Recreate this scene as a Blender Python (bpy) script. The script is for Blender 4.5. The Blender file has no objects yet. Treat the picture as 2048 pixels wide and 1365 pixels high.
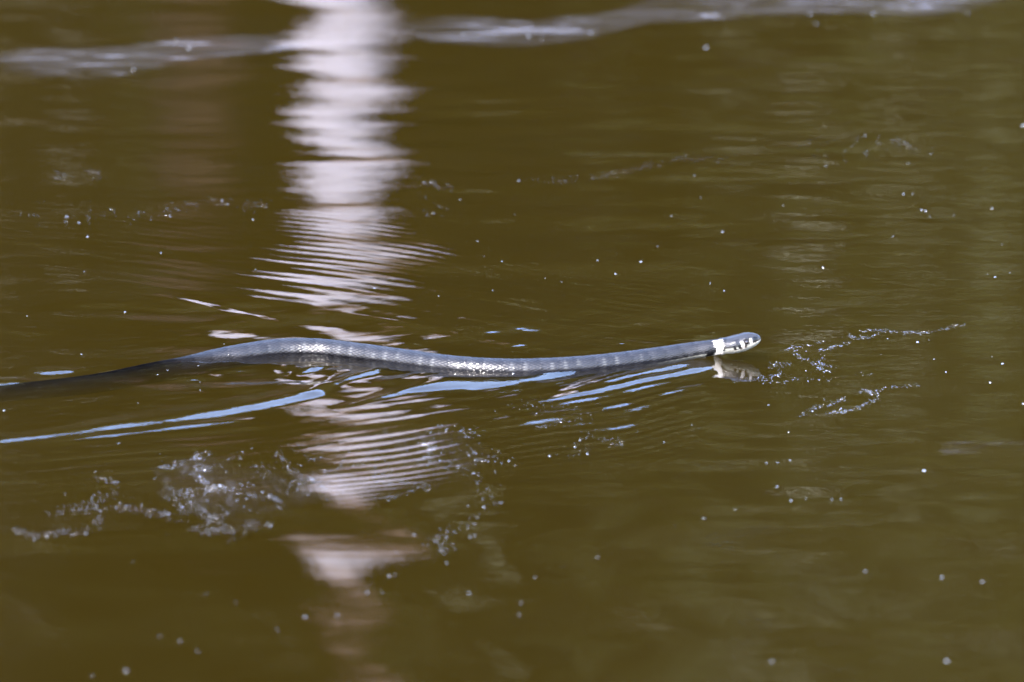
import bpy, math, random
import numpy as np
from mathutils import Vector

rnd = random.Random(7)
rng = np.random.default_rng(11)
scene = bpy.context.scene
COL = scene.collection

# ------------------------------------------------------------------ camera
ELEV = math.radians(15.0)      # how far the lens looks down on the water
RANGE = 8.0                    # metres from the lens to the snake
FRAME_W = 0.92                 # metres of water across the frame at the snake
LENS = 36.0 * RANGE / FRAME_W
cam_d = bpy.data.cameras.new('camera')
cam = bpy.data.objects.new('camera', cam_d)
COL.objects.link(cam)
cam.location = (0, -RANGE * math.cos(ELEV), RANGE * math.sin(ELEV))
cam.rotation_euler = (math.pi / 2 - ELEV, 0, 0)
cam_d.sensor_width = 36.0
cam_d.lens = LENS
cam_d.clip_start = 0.1
cam_d.clip_end = 3000
cam_d.dof.use_dof = True
cam_d.dof.focus_distance = RANGE
cam_d.dof.aperture_fstop = 6.3
scene.camera = cam

# ------------------------------------------------------------------ sky, sun, exposure
SUN_EL = math.radians(40)
SUN_AZ = math.radians(204)     # clockwise from +Y: behind the lens, a little to the left
sun_vec = Vector((math.sin(SUN_AZ) * math.cos(SUN_EL), math.cos(SUN_AZ) * math.cos(SUN_EL), math.sin(SUN_EL)))
world = bpy.data.worlds.new('World')
scene.world = world
world.use_nodes = True
wn, wl = world.node_tree.nodes, world.node_tree.links
wn.clear()
sky = wn.new('ShaderNodeTexSky')
sky.sky_type = 'NISHITA'
sky.sun_disc = False
sky.sun_elevation = SUN_EL
sky.sun_rotation = SUN_AZ
sky.air_density = 1.5
sky.dust_density = 0.9
sky.ozone_density = 3.0
bg = wn.new('ShaderNodeBackground')
bg.inputs['Strength'].default_value = 0.15
wo = wn.new('ShaderNodeOutputWorld')
tint = wn.new('ShaderNodeMix')          # the lens renders the blue of the sky slightly violet
tint.data_type = 'RGBA'
tint.blend_type = 'MULTIPLY'
tint.inputs[0].default_value = 1.0
tint.inputs[7].default_value = (1.05, 0.94, 1.04, 1)
wl.new(sky.outputs[0], tint.inputs[6])
wl.new(tint.outputs[2], bg.inputs[0])
wl.new(bg.outputs[0], wo.inputs[0])

sun_d = bpy.data.lights.new('sun', 'SUN')
sun_d.energy = 2.0
sun_d.angle = math.radians(0.53)
sun_d.color = (1.0, 0.95, 0.88)
sun = bpy.data.objects.new('sun', sun_d)
COL.objects.link(sun)
sun.rotation_euler = (-sun_vec).to_track_quat('-Z', 'Y').to_euler()

scene.view_settings.view_transform = 'Standard'
scene.view_settings.look = 'None'
scene.view_settings.gamma = 1.0
scene.view_settings.use_curve_mapping = False
scene.view_settings.exposure = 3.5
scene.cycles.volume_bounces = 1
scene.cycles.transparent_max_bounces = 24
scene.cycles.max_bounces = 10
scene.cycles.use_denoising = True
scene.cycles.sample_clamp_indirect = 8.0

# ------------------------------------------------------------------ helpers
_K = 36.0 / 2048.0 / LENS
_UP = np.array([0, math.sin(ELEV), math.cos(ELEV)])
_FW = np.array([0, math.cos(ELEV), -math.sin(ELEV)])
_CL = np.array(cam.location)


def at(px, py, z=0.0):
    """The point of the level z that was surveyed at this spot of the photograph."""
    d = np.array([1.0, 0, 0]) * (px - 1024) * _K - _UP * (py - 682.5) * _K + _FW
    t = (z - _CL[2]) / d[2]
    return _CL + d * t


def tag(o, label=None, cat=None, group=None, kind=None):
    if label: o['label'] = label
    if cat: o['category'] = cat
    if group: o['group'] = group
    if kind: o['kind'] = kind
    return o


def mesh_obj(name, verts, faces, mat, parent=None, smooth=True):
    me = bpy.data.meshes.new(name)
    verts = np.asarray(verts, dtype=np.float32)
    faces = np.asarray(faces, dtype=np.int32)
    n, k = faces.shape
    me.vertices.add(len(verts))
    me.vertices.foreach_set('co', verts.ravel())
    me.loops.add(n * k)
    me.loops.foreach_set('vertex_index', faces.ravel())
    me.polygons.add(n)
    me.polygons.foreach_set('loop_start', np.arange(0, n * k, k, dtype=np.int32))
    me.polygons.foreach_set('use_smooth', np.full(n, smooth, dtype=bool))
    me.update(calc_edges=True)
    me.validate()
    if mat: me.materials.append(mat)
    o = bpy.data.objects.new(name, me)
    COL.objects.link(o)
    if parent: o.parent = parent
    return o


def color_attr(o, name, rgb):
    a = o.data.color_attributes.new(name, 'FLOAT_COLOR', 'POINT')
    rgba = np.ones((len(o.data.vertices), 4), dtype=np.float32)
    rgba[:, :3] = rgb
    a.data.foreach_set('color', rgba.ravel())


def grid_faces(ny, nx, wrap=False):
    i = np.arange(ny - 1)[:, None]
    j = np.arange(nx if wrap else nx - 1)[None, :]
    j2 = (j + 1) % nx
    return np.stack([i * nx + j, i * nx + j2, (i + 1) * nx + j2, (i + 1) * nx + j], -1).reshape(-1, 4)


def empty(name, loc=(0, 0, 0)):
    o = bpy.data.objects.new(name, None)
    COL.objects.link(o)
    o.location = loc
    o.empty_display_size = 0.02
    return o


def smooth01(t):
    t = np.clip(t, 0, 1)
    return t * t * (3 - 2 * t)


def window(x, a, b, fa, fb):
    """1 between a and b, fading over fa below a and fb above b."""
    return smooth01((x - a + fa) / fa) * smooth01((b + fb - x) / fb)


def curve_fn(pts):
    """Smooth single-valued y(x) through world points sorted by x (monotone-ish cubic)."""
    p = np.array(sorted([(q[0], q[1]) for q in pts]))
    xs, ys = p[:, 0], p[:, 1]
    m = np.gradient(ys, xs)

    def f(x):
        x = np.asarray(x, dtype=float)
        i = np.clip(np.searchsorted(xs, x) - 1, 0, len(xs) - 2)
        h = xs[i + 1] - xs[i]
        t = (x - xs[i]) / h
        tc = np.clip(t, 0, 1)
        y = ((2 * tc**3 - 3 * tc**2 + 1) * ys[i] + (tc**3 - 2 * tc**2 + tc) * h * m[i]
             + (-2 * tc**3 + 3 * tc**2) * ys[i + 1] + (tc**3 - tc**2) * h * m[i + 1])
        y = y + np.where(t < 0, t * h * m[i], 0) + np.where(t > 1, (t - 1) * h * m[i + 1], 0)
        return y
    return f


def value_noise(x, y, seed):
    """Smooth lattice noise in -1..1."""
    x = np.asarray(x, dtype=float); y = np.asarray(y, dtype=float)
    x, y = np.broadcast_arrays(x, y)
    xi, yi = np.floor(x).astype(np.int64), np.floor(y).astype(np.int64)
    fx, fy = x - xi, y - yi
    fx = fx * fx * fx * (fx * (fx * 6 - 15) + 10)
    fy = fy * fy * fy * (fy * (fy * 6 - 15) + 10)

    def h(a, b):
        n = (a * 374761393 + b * 668265263 + seed * 1442695041) & 0xFFFFFFFF
        n = ((n ^ (n >> 13)) * 1274126177) & 0xFFFFFFFF
        n = n ^ (n >> 16)
        return (n & 0xFFFF) / 32767.5 - 1
    return ((h(xi, yi) * (1 - fx) + h(xi + 1, yi) * fx) * (1 - fy)
            + (h(xi, yi + 1) * (1 - fx) + h(xi + 1, yi + 1) * fx) * fy)


class NT:
    """A little node-tree writer."""
    def __init__(self, name):
        self.m = bpy.data.materials.new(name)
        self.m.use_nodes = True
        self.t = self.m.node_tree
        self.t.nodes.clear()
        self.out = self.t.nodes.new('ShaderNodeOutputMaterial')

    def n(self, kind, _set=None, **inp):
        nd = self.t.nodes.new(kind)
        for k, v in (_set or {}).items(): setattr(nd, k, v)
        for k, v in inp.items():
            key = int(k[1:]) if k[0] == 'i' and k[1:].isdigit() else k.replace('_', ' ')
            s = nd.inputs[key]
            if isinstance(v, bpy.types.NodeSocket): self.t.links.new(v, s)
            else: s.default_value = v
        return nd

    def ramp(self, fac, stops):
        r = self.n('ShaderNodeValToRGB', i0=fac)
        el = r.color_ramp.elements
        while len(el) < len(stops): el.new(0.5)
        for e, (p, c) in zip(el, stops):
            e.position = p
            e.color = (*c, 1) if len(c) == 3 else c
        return r.outputs[0]

    def math(self, op, a, b=0.0):
        return self.n('ShaderNodeMath', {'operation': op}, i0=a, i1=b).outputs[0]

    def surf(self, s): self.t.links.new(s, self.out.inputs['Surface'])


# ------------------------------------------------------------------ materials
def mat_water():
    w = NT('murky_water')
    co = w.n('ShaderNodeTexCoord').outputs['Object']
    mp = w.n('ShaderNodeMapping', Vector=co, Scale=(9.0, 26.0, 1.0)).outputs[0]
    nz = w.n('ShaderNodeTexNoise', Vector=mp, Scale=2.0, Detail=3.0, Roughness=0.55).outputs[0]
    bump = w.n('ShaderNodeBump', Strength=0.10, Distance=0.002, Height=nz).outputs[0]
    back = w.n('ShaderNodeNewGeometry').outputs['Backfacing']
    ior = w.n('ShaderNodeMapRange', i0=back, i1=0.0, i2=1.0, i3=1.333, i4=1.0 / 1.333).outputs[0]   # rays do not bend here, so no total reflection from below
    fr = w.n('ShaderNodeFresnel', IOR=ior, Normal=bump).outputs[0]
    tr = w.n('ShaderNodeBsdfTransparent').outputs[0]
    gl = w.n('ShaderNodeBsdfGlossy', Roughness=0.012, Normal=bump).outputs[0]
    w.surf(w.n('ShaderNodeMixShader', i0=fr, i1=tr, i2=gl).outputs[0])
    v = w.n('ShaderNodeVolumePrincipled', Color=(0.0510, 0.0316, 0.0038, 1), Density=14.0, Anisotropy=0.2)
    w.t.links.new(v.outputs[0], w.out.inputs['Volume'])
    return w.m


def mat_plain(name, col, rough=0.7, spec=0.4, vary=None, scale=8.0):
    w = NT(name)
    c = col
    if vary:
        co = w.n('ShaderNodeTexCoord').outputs['Object']
        nz = w.n('ShaderNodeTexNoise', Vector=co, Scale=scale, Detail=5.0, Roughness=0.6).outputs[0]
        c = w.ramp(nz, [(0.3, col), (0.7, vary)])
    else:
        c = (*col, 1)
    p = w.n('ShaderNodeBsdfPrincipled', Base_Color=c, Roughness=rough)
    p.inputs['Specular IOR Level'].default_value = spec
    w.surf(p.outputs[0])
    return w.m


def mat_leaf(name, col, vary):
    w = NT(name)
    ge = w.n('ShaderNodeNewGeometry').outputs['Random Per Island']
    c = w.ramp(ge, [(0.0, col), (1.0, vary)])
    d = w.n('ShaderNodeBsdfDiffuse', Color=c).outputs[0]
    t = w.n('ShaderNodeBsdfTranslucent', Color=c).outputs[0]
    g = w.n('ShaderNodeBsdfGlossy', Roughness=0.45).outputs[0]
    m1 = w.n('ShaderNodeMixShader', i0=0.35, i1=d, i2=t).outputs[0]
    w.surf(w.n('ShaderNodeMixShader', i0=0.03, i1=m1, i2=g).outputs[0])
    return w.m


def mat_birch():
    w = NT('birch_bark')
    co = w.n('ShaderNodeTexCoord').outputs['Object']
    mp = w.n('ShaderNodeMapping', Vector=co, Scale=(3.0, 3.0, 16.0)).outputs[0]
    nz = w.n('ShaderNodeTexNoise', Vector=mp, Scale=1.6, Detail=5.0, Roughness=0.65).outputs[0]
    white = w.ramp(nz, [(0.28, (0.15, 0.14, 0.145)), (0.38, (0.275, 0.265, 0.310)), (0.75, (0.345, 0.332, 0.388))])
    nb = w.n('ShaderNodeTexNoise', Vector=mp, Scale=0.7, Detail=4.0).outputs[0]
    brown = w.ramp(nb, [(0.35, (0.13, 0.080, 0.060)), (0.6, (0.28, 0.190, 0.155))])
    z = w.n('ShaderNodeSeparateXYZ', Vector=co).outputs[2]
    n2 = w.n('ShaderNodeTexNoise', Vector=co, Scale=2.2, Detail=3.0).outputs[0]
    zz = w.math('ADD', z, w.math('MULTIPLY', n2, 1.1))
    f = w.ramp(w.math('MULTIPLY', w.math('SUBTRACT', zz, 4.2), 1.0), [(0.0, (0, 0, 0)), (0.9, (1, 1, 1))])
    c = w.n('ShaderNodeMix', {'data_type': 'RGBA'}, Factor=f)
    w.t.links.new(white, c.inputs[6]); w.t.links.new(brown, c.inputs[7])
    p = w.n('ShaderNodeBsdfPrincipled', Base_Color=c.outputs[2], Roughness=0.75)
    w.surf(p.outputs[0])
    return w.m


def mat_ground():
    w = NT('forest_floor')
    co = w.n('ShaderNodeTexCoord').outputs['Object']
    n1 = w.n('ShaderNodeTexNoise', Vector=co, Scale=0.45, Detail=6.0, Roughness=0.62).outputs[0]
    n2 = w.n('ShaderNodeTexNoise', Vector=co, Scale=9.0, Detail=4.0, Roughness=0.6).outputs[0]
    a = w.ramp(n1, [(0.35, (0.016, 0.012, 0.007)), (0.55, (0.016, 0.016, 0.007)), (0.72, (0.015, 0.019, 0.007))])
    b = w.n('ShaderNodeMix', {'data_type': 'RGBA', 'blend_type': 'MULTIPLY'}, Factor=0.6)
    w.t.links.new(a, b.inputs[6])
    w.t.links.new(w.ramp(n2, [(0.3, (0.5, 0.5, 0.5)), (0.7, (1.2, 1.15, 1.0))]), b.inputs[7])
    bump = w.n('ShaderNodeBump', Strength=0.6, Distance=0.05, Height=n2).outputs[0]
    p = w.n('ShaderNodeBsdfPrincipled', Base_Color=b.outputs[2], Roughness=0.95, Normal=bump)
    w.surf(p.outputs[0])
    return w.m


def mat_snake():
    w = NT('wet_snake_skin')
    at_ = w.n('ShaderNodeVertexColor', {'layer_name': 'skin'}).outputs[0]
    co = w.n('ShaderNodeTexCoord').outputs['Object']
    nz = w.n('ShaderNodeTexNoise', Vector=co, Scale=420.0, Detail=3.0).outputs[0]
    mul = w.n('ShaderNodeMix', {'data_type': 'RGBA', 'blend_type': 'MULTIPLY'}, Factor=0.5)
    w.t.links.new(at_, mul.inputs[6])
    w.t.links.new(w.ramp(nz, [(0.3, (0.7, 0.7, 0.7)), (0.7, (1.15, 1.15, 1.15))]), mul.inputs[7])
    p = w.n('ShaderNodeBsdfPrincipled', Base_Color=mul.outputs[2], Roughness=0.36)
    # gloss only where skin meets air: under the surface water matches it
    pz = w.n('ShaderNodeSeparateXYZ', Vector=w.n('ShaderNodeNewGeometry').outputs['Position']).outputs[2]
    air = w.n('ShaderNodeMapRange', i0=pz, i1=0.0008, i2=0.0035, i3=0.0, i4=1.0).outputs[0]
    w.t.links.new(w.math('MULTIPLY', air, 0.11), p.inputs['Specular IOR Level'])
    w.t.links.new(w.math('MULTIPLY', air, 0.50), p.inputs['Coat Weight'])
    p.inputs['Coat Roughness'].default_value = 0.08
    p.inputs['Coat IOR'].default_value = 1.36
    w.surf(p.outputs[0])
    return w.m


def mat_bubble(name, white, clear):
    w = NT(name)
    d = w.n('ShaderNodeBsdfDiffuse', Color=(white, white, white, 1)).outputs[0]
    t = w.n('ShaderNodeBsdfTransparent').outputs[0]
    g = w.n('ShaderNodeBsdfGlossy', Roughness=0.13).outputs[0]
    f = w.n('ShaderNodeLayerWeight', Blend=0.35).outputs[1]
    a = w.n('ShaderNodeMixShader', i0=clear, i1=d, i2=t).outputs[0]
    ff = w.math('MULTIPLY_ADD', f, 0.6)
    w.t.nodes[-1].inputs[2].default_value = 0.10
    w.surf(w.n('ShaderNodeMixShader', i0=ff, i1=a, i2=g).outputs[0])
    return w.m


def mat_film(name, sx, sy, top):
    w = NT(name)
    cov = w.n('ShaderNodeVertexColor', {'layer_name': 'cover'}).outputs[0]
    co = w.n('ShaderNodeTexCoord').outputs['Object']
    mp = w.n('ShaderNodeMapping', Vector=co, Scale=(sx, sy, 1.0)).outputs[0]
    nz = w.n('ShaderNodeTexNoise', Vector=mp, Scale=1.0, Detail=6.0, Roughness=0.6, Distortion=1.6).outputs[0]
    st = w.ramp(nz, [(0.36, (0.05, 0.05, 0.05)), (0.52, (0.30, 0.30, 0.30)), (0.58, (0.55, 0.55, 0.55)), (0.66, (2.0, 2.0, 2.0))])
    fine = w.n('ShaderNodeTexNoise', Vector=co, Scale=140.0, Detail=3.0).outputs[0]
    mp2 = w.n('ShaderNodeMapping', Vector=co, Scale=(sx * 2.2, sy * 1.6, 1.0), Location=(3.1, 1.7, 0)).outputs[0]
    rag = w.n('ShaderNodeTexNoise', Vector=mp2, Scale=1.0, Detail=5.0, Roughness=0.65, Distortion=0.8).outputs[0]
    edge = w.math('SUBTRACT', w.math('MULTIPLY', cov, 1.9), w.math('MULTIPLY', rag, 1.35))
    cl = w.n('ShaderNodeClamp', i0=edge).outputs[0]
    k = w.math('MULTIPLY', st, cl)
    k = w.math('MULTIPLY', k, w.math('ADD', w.math('MULTIPLY', fine, 0.9), 0.15))
    k = w.math('MULTIPLY', k, top)
    d = w.n('ShaderNodeBsdfDiffuse', Color=(0.60, 0.60, 0.68, 1)).outputs[0]
    t = w.n('ShaderNodeBsdfTransparent').outputs[0]
    w.surf(w.n('ShaderNodeMixShader', i0=k, i1=t, i2=d).outputs[0])
    return w.m


M = dict(water=mat_water(), ground=mat_ground(), birch=mat_birch(), snake=mat_snake(), film=mat_film('scum_film', 8.0, 26.0, 0.085), haze_film=mat_film('fine_scum', 34.0, 13.0, 0.014),
         foam=mat_bubble('foam_bubbles', 0.24, 0.89), bubble=mat_bubble('clear_bubble', 0.34, 0.74),
         bark=mat_plain('brown_bark', (0.065, 0.040, 0.030), 0.9, 0.2, (0.10, 0.066, 0.052), 5.0),
         darkbark=mat_plain('dark_bark', (0.06, 0.045, 0.035), 0.9, 0.2, (0.11, 0.085, 0.065), 5.0),
         eye=mat_plain('snake_eye', (0.008, 0.006, 0.005), 0.06, 0.6),
         iris=mat_plain('snake_iris', (0.03, 0.022, 0.014), 0.2, 0.5),
         leaf_mid=mat_leaf('mid_green_leaves', (0.030, 0.036, 0.012), (0.052, 0.056, 0.018)),
         leaf_dark=mat_leaf('dark_needles', (0.024, 0.024, 0.011), (0.040, 0.037, 0.016)),
         leaf_light=mat_leaf('light_leaves', (0.034, 0.042, 0.012), (0.056, 0.063, 0.019)))

# ------------------------------------------------------------------ terrain
SHORE_FAR, SHORE_NEAR = 14.5, -7.0


def ground_z(x, y):
    far = smooth01((y - SHORE_FAR + 2.5) / 4.0) * 1.1 - 0.75
    rise = np.clip(y - SHORE_FAR - 1.0, 0, 34) * 0.25
    rise = rise + np.clip(y - 33.0, 0, 16) * 0.42
    near = smooth01((SHORE_NEAR + 1.6 - y) / 2.4) * 1.15 - 0.75
    side = smooth01((np.abs(x) - 40) / 6.0) * 1.2 - 0.75
    z = np.maximum(np.maximum(far, near), side)
    z = z + np.where(y > SHORE_FAR, rise, 0)
    z = z + 0.35 * value_noise(x * 0.22, y * 0.22, 3) * smooth01((z + 0.3) / 1.0)
    return z


def axis(lo, hi, step, out_lo, out_hi, grow, cap=1e9):
    mid = list(np.arange(lo, hi + step * 0.5, step))
    s, v = step, mid[-1]
    while v < out_hi:
        s = min(s * grow, cap); v += s; mid.append(v)
    s, v, left = step, mid[0], []
    while v > out_lo:
        s = min(s * grow, cap); v -= s; left.append(v)
    return np.array(left[::-1] + mid)


gx = axis(-30, 30, 1.0, -600, 600, 1.22)
gy = axis(-16, 56, 0.8, -600, 600, 1.22)
GX, GY = np.meshgrid(gx, gy)
gv = np.stack([GX, GY, ground_z(GX, GY)], -1).reshape(-1, 3)
tag(mesh_obj('ground', gv, grid_faces(len(gy), len(gx)), M['ground']), 'wooded ground sloping up from the pond', kind='structure')

# ------------------------------------------------------------------ water surface
HEAD = at(1455, 716)
_amb = []
for i in range(46):
    lam = 0.035 * (0.42 / 0.035) ** (i / 45.0)
    ang = rnd.gauss(0, 0.14 if lam < 0.07 else 0.24) + math.pi / 2
    slope = 0.0033 if lam > 0.09 else 0.0026
    _amb.append((2 * math.pi / lam * math.cos(ang), 2 * math.pi / lam * math.sin(ang),
                 rnd.uniform(0, 6.28), slope * lam / (2 * math.pi), lam))

_swell = []
for i in range(9):
    lam = rnd.uniform(0.13, 0.34)
    ang = rnd.gauss(0.12, 0.75) + math.pi / 2
    _swell.append((2 * math.pi / lam * math.cos(ang), 2 * math.pi / lam * math.sin(ang), rnd.uniform(0, 6.28), 0.0046 * lam / (2 * math.pi)))

for lam, deg, sl in ((0.130, 35, 0.0060), (0.21, 44, 0.0040), (0.085, 62, 0.0015)):   # slant swell on the near water
    a_ = math.radians(deg)
    _swell.append((2 * math.pi / lam * math.cos(a_), 2 * math.pi / lam * math.sin(a_), rnd.uniform(0, 6.28), sl * lam / (2 * math.pi)))


def pxc(pts): return curve_fn([at(*p) for p in pts])


PXM = FRAME_W / 2048                 # metres per photo pixel across
PYM = PXM / math.sin(ELEV)           # metres of depth per photo pixel down

# photo column, photo row of the body's axis, height of the axis above still water (mm), radius (mm)
SPINE = [(-560, 812, -26, 2.0), (-420, 822, -24, 4.0), (-280, 815, -20, 5.6), (-140, 803, -16, 6.8), (0, 789, -11.0, 8.0), (100, 780, -10.6, 8.6), (200, 768, -10.4, 9.2),
         (300, 749, -10.4, 9.9), (370, 737, -8.5, 10.4), (430, 723, -4.0, 10.7), (490, 712, -0.5, 11.0), (560, 703, 0.8, 11.2), (640, 703, 1.0, 11.2),
         (720, 712, 0.5, 11.2), (800, 723, 0.0, 11.2), (900, 736, -0.5, 11.0), (1000, 742, -0.5, 10.8), (1100, 740, 0.0, 10.5),
         (1200, 732, 1.0, 10.0), (1300, 718, 3.2, 9.2), (1370, 706, 5.6, 8.3), (1420, 698.5, 8.2, 7.7), (1440, 695.5, 9.4, 7.5)]
sp = np.array([[*at(a, b - 1.6, (z + (1.5 if a <= 300 else 0.6 if a < 430 else 0)) / 1000), r * 0.91 / 1000] for a, b, z, r in SPINE])
_spine_y = curve_fn(sp[:, :2])

# wave crests that climb steeply enough to mirror the sky: centre line, half thickness (px), slope
RIDGES = [
    ([(1445, 728), (1360, 749), (1270, 769), (1190, 787), (1120, 800)], 20, 0.050, 1160, 1425, 60, 30, 3.0),
    ([(1250, 728), (1150, 745), (1050, 763), (960, 771), (860, 778), (760, 797), (680, 817)], 8.0, 0.095, 720, 1210, 60, 30, 2.6),
    ([(760, 742), (690, 765), (620, 793), (520, 815), (400, 836), (250, 856), (40, 880)], 8.0, 0.095, 60, 640, 80, 40, 2.8),
    ([(620, 806), (500, 840), (400, 852), (250, 870), (40, 890)], 3.0, 0.10, 150, 470, 90, 60, 2.6),
    ([(240, 588), (300, 596), (420, 622), (560, 650)], 6, 0.035, 290, 500, 50, 60, 1.3),
    ([(960, 668), (860, 655), (760, 640), (640, 625)], 4, 0.035, 700, 880, 60, 60, 1.3),
    ([(780, 738), (700, 758), (640, 778)], 5, 0.11, 680, 740, 36, 36, 2.4),
    ([(660, 733), (620, 741), (585, 752)], 4.5, 0.10, 605, 635, 26, 26, 2.4),
    ([(150, 746), (65, 748), (30, 752)], 4.0, 0.10, 85, 130, 40, 40, 2.6),
    ([(70, 768), (0, 770), (-80, 774)], 5.0, 0.10, -60, 35, 40, 40, 2.6),
    ([(1330, 697), (1260, 690), (1180, 680)], 3.5, 0.08, 1225, 1300, 50, 25, 2.4),
]
_ridge = [(pxc(p), h * PYM, s, at(a, 740)[0], at(b, 740)[0], fa * PXM, fb * PXM, L) for p, h, s, a, b, fa, fb, L in RIDGES]

near_arm = pxc([(1470, 722), (1330, 752), (1180, 785), (1000, 815), (820, 842), (620, 868), (400, 892), (100, 918), (-200, 940)])
far_arm = pxc([(1480, 706), (1330, 682), (1130, 652), (950, 622), (800, 597), (620, 570), (420, 545), (200, 520), (-200, 490)])


def ridge(X, Y, r):
    f, w, s, a, b, fa, fb, L = r
    w = w * (0.35 + 0.65 * smooth01((X - a + fa) / (b - a) * 1.6))
    t = (Y - f(X)) / w
    up = smooth01((t + 1) / 2)
    dn = smooth01((1 + L - t) / L)
    wob = 1 + 0.25 * value_noise(X / 0.035, Y / 0.05, 21)
    return s * w * 1.35 * up * dn * window(X, a, b, fa, fb) * wob


def train(X, Y, f, sgn, lam, slope, lo, hi):
    """Capillary waves riding parallel to one arm of the wake; d grows away from the snake."""
    x1 = X + 0.004
    th = np.arctan2(f(x1) - f(X), 0.004)
    d = sgn * (Y - f(X)) * np.cos(th)
    d = d + 0.0060 * value_noise(X / 0.12, Y / 0.14, 31) + 0.0022 * value_noise(X / 0.05, Y / 0.05, 35)
    l = HEAD[0] - X
    env = window(d, lo, hi * 0.55, 0.03, hi * 0.6) * smooth01(l / 0.06) * np.exp(-np.clip(l, 0, None) / 0.9)
    env = env * (0.75 + 0.35 * value_noise(X / 0.09, Y / 0.13, 33))
    chirp = d / lam * (1 + 1.4 * np.clip(d, -0.05, 0.3))
    return slope * lam / (2 * math.pi) * env * np.cos(2 * math.pi * chirp)


def water_z(X, Y, fine=0.0):
    X = np.asarray(X, dtype=float); Y = np.asarray(Y, dtype=float)
    X, Y = np.broadcast_arrays(X, Y)
    h = np.zeros(X.shape)
    rr = np.sqrt((X / 1.6) ** 2 + (Y / 2.4) ** 2)
    near = smooth01(2.0 - rr)
    calm = 0.28 + 0.72 * smooth01((Y + 0.80) / 0.45)
    farther = smooth01((Y - 0.35) / 0.5)
    swl = smooth01((-0.32 - Y) / 0.3) * near * (0.35 + 0.65 * smooth01((0.18 - X) / 0.25))
    patch = 0.65 + 0.6 * value_noise(X / 0.45, Y / 0.8, 5)
    for kx, ky, ph, a, lam in _amb:
        h += a * np.sin(kx * X + ky * Y + ph) * (near if lam < 0.25 else 1.0) * patch * (calm * (1 + 0.45 * farther) if lam < 0.13 else 0.45 + 0.55 * calm)
    for kx, ky, ph, a in _swell:
        h += a * np.sin(kx * X + ky * Y + ph) * swl
    # the swimmer's wake
    zone = smooth01((1.2 - np.abs(X)) / 0.3) * smooth01((0.9 - np.abs(Y)) / 0.3)
    w = np.zeros(X.shape)
    for r in _ridge:
        w += ridge(X, Y, r)
    w += train(X, Y, near_arm, -1, 0.0215, 0.060, -0.05, 0.22)
    w += train(X, Y, far_arm, +1, 0.0225, 0.046, -0.07, 0.26)
    w += train(X, Y, far_arm, +1, 0.062, 0.030, -0.30, 0.10) + train(X, Y, near_arm, -1, 0.055, 0.022, -0.22, 0.10)
    w += train(X, Y, near_arm, -1, 0.0155, 0.125, -0.04, 0.065) * window(X, at(1150, 740)[0], 2, 0.06, 1)
    # churned patches on both sides of the body
    cx, cy = at(640, 752)[:2]
    e1 = np.exp(-((X - cx) / 0.16) ** 2 - ((Y - cy) / 0.085) ** 2)
    cx, cy = at(540, 638)[:2]
    e2 = np.exp(-((X - cx) / 0.20) ** 2 - ((Y - cy) / 0.085) ** 2)
    q = value_noise(X / 0.075 + Y / 0.12, Y / 0.045 - X / 0.3, 41) + 0.5 * value_noise(X / 0.035 + Y / 0.06, Y / 0.024 - X / 0.14, 43)
    w += 0.0014 * q * e1
    q = value_noise(X / 0.11 - Y / 0.2, Y / 0.055 + X / 0.3, 47) + 0.4 * value_noise(X / 0.05 - Y / 0.1, Y / 0.03 + X / 0.15, 49)
    w += 0.0015 * q * e2
    trail = smooth01((HEAD[0] - X) / 0.15) * np.exp(-((Y - _spine_y(X) + 0.02) / 0.16) ** 2)
    w += 0.00017 * trail * (value_noise(X / 0.05 + Y / 0.09, Y / 0.011 - X / 0.03, 61) + 0.6 * value_noise(X / 0.03 + Y / 0.05, Y / 0.007 - X / 0.016, 63))
    # the skin of the water creeps up against the wet flanks
    y0 = _spine_y(X); th_ = np.arctan2(_spine_y(X + 0.004) - y0, 0.004)
    gap = np.abs(Y - y0) * np.cos(th_) - np.interp(X, sp[:, 0], sp[:, 3])
    men = 0.0014 * np.exp(-np.clip(gap, 0, None) / 0.0045) * window(X, at(470, 712)[0], at(1400, 712)[0], 0.02, 0.01)
    return h + w * zone + men


wx = axis(-0.62, 0.62, 0.0035, -46, 46, 1.035, 3.0)
wy_a = list(np.arange(-0.75, 0.75, 0.0025))
wy = np.array(list(np.arange(-1.7, -0.75, 0.006)) + wy_a + list(np.arange(0.75, 2.3, 0.006)))
tail_, s = [], 0.006
v = wy[-1]
while v < SHORE_FAR + 1.5:
    s = min(s * 1.04, 1.0); v += s; tail_.append(v)
head_, s, v = [], 0.006, wy[0]
while v > SHORE_NEAR - 1.0:
    s = min(s * 1.04, 1.0); v -= s; head_.append(v)
wy = np.array(head_[::-1] + list(wy) + tail_)
WX, WY = np.meshgrid(wx, wy)
WZ = water_z(WX, WY)
nx, ny = len(wx), len(wy)
wv = np.stack([WX, WY, WZ], -1).reshape(-1, 3)
wf = grid_faces(ny, nx)
# close the body of water: skirts and floor, buried in the banks and the bed
border = np.concatenate([np.arange(nx), np.arange(1, ny) * nx + nx - 1, (ny - 1) * nx + np.arange(nx - 2, -1, -1), np.arange(ny - 2, 0, -1) * nx])
nb = len(border)
low = wv[border].copy(); low[:, 2] = -1.4
base = len(wv)
b2 = np.roll(np.arange(nb), -1)
skirt = np.stack([border, np.arange(nb) + base, b2 + base, border[b2]], -1)
cen = base + nb
wv = np.concatenate([wv, low, [[0, 4, -1.4]]])
fl = np.stack([b2 + base, np.arange(nb) + base, np.full(nb, cen), np.full(nb, cen)], -1)
water = mesh_obj('water', wv, np.concatenate([wf, skirt]), M['water'])
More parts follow.
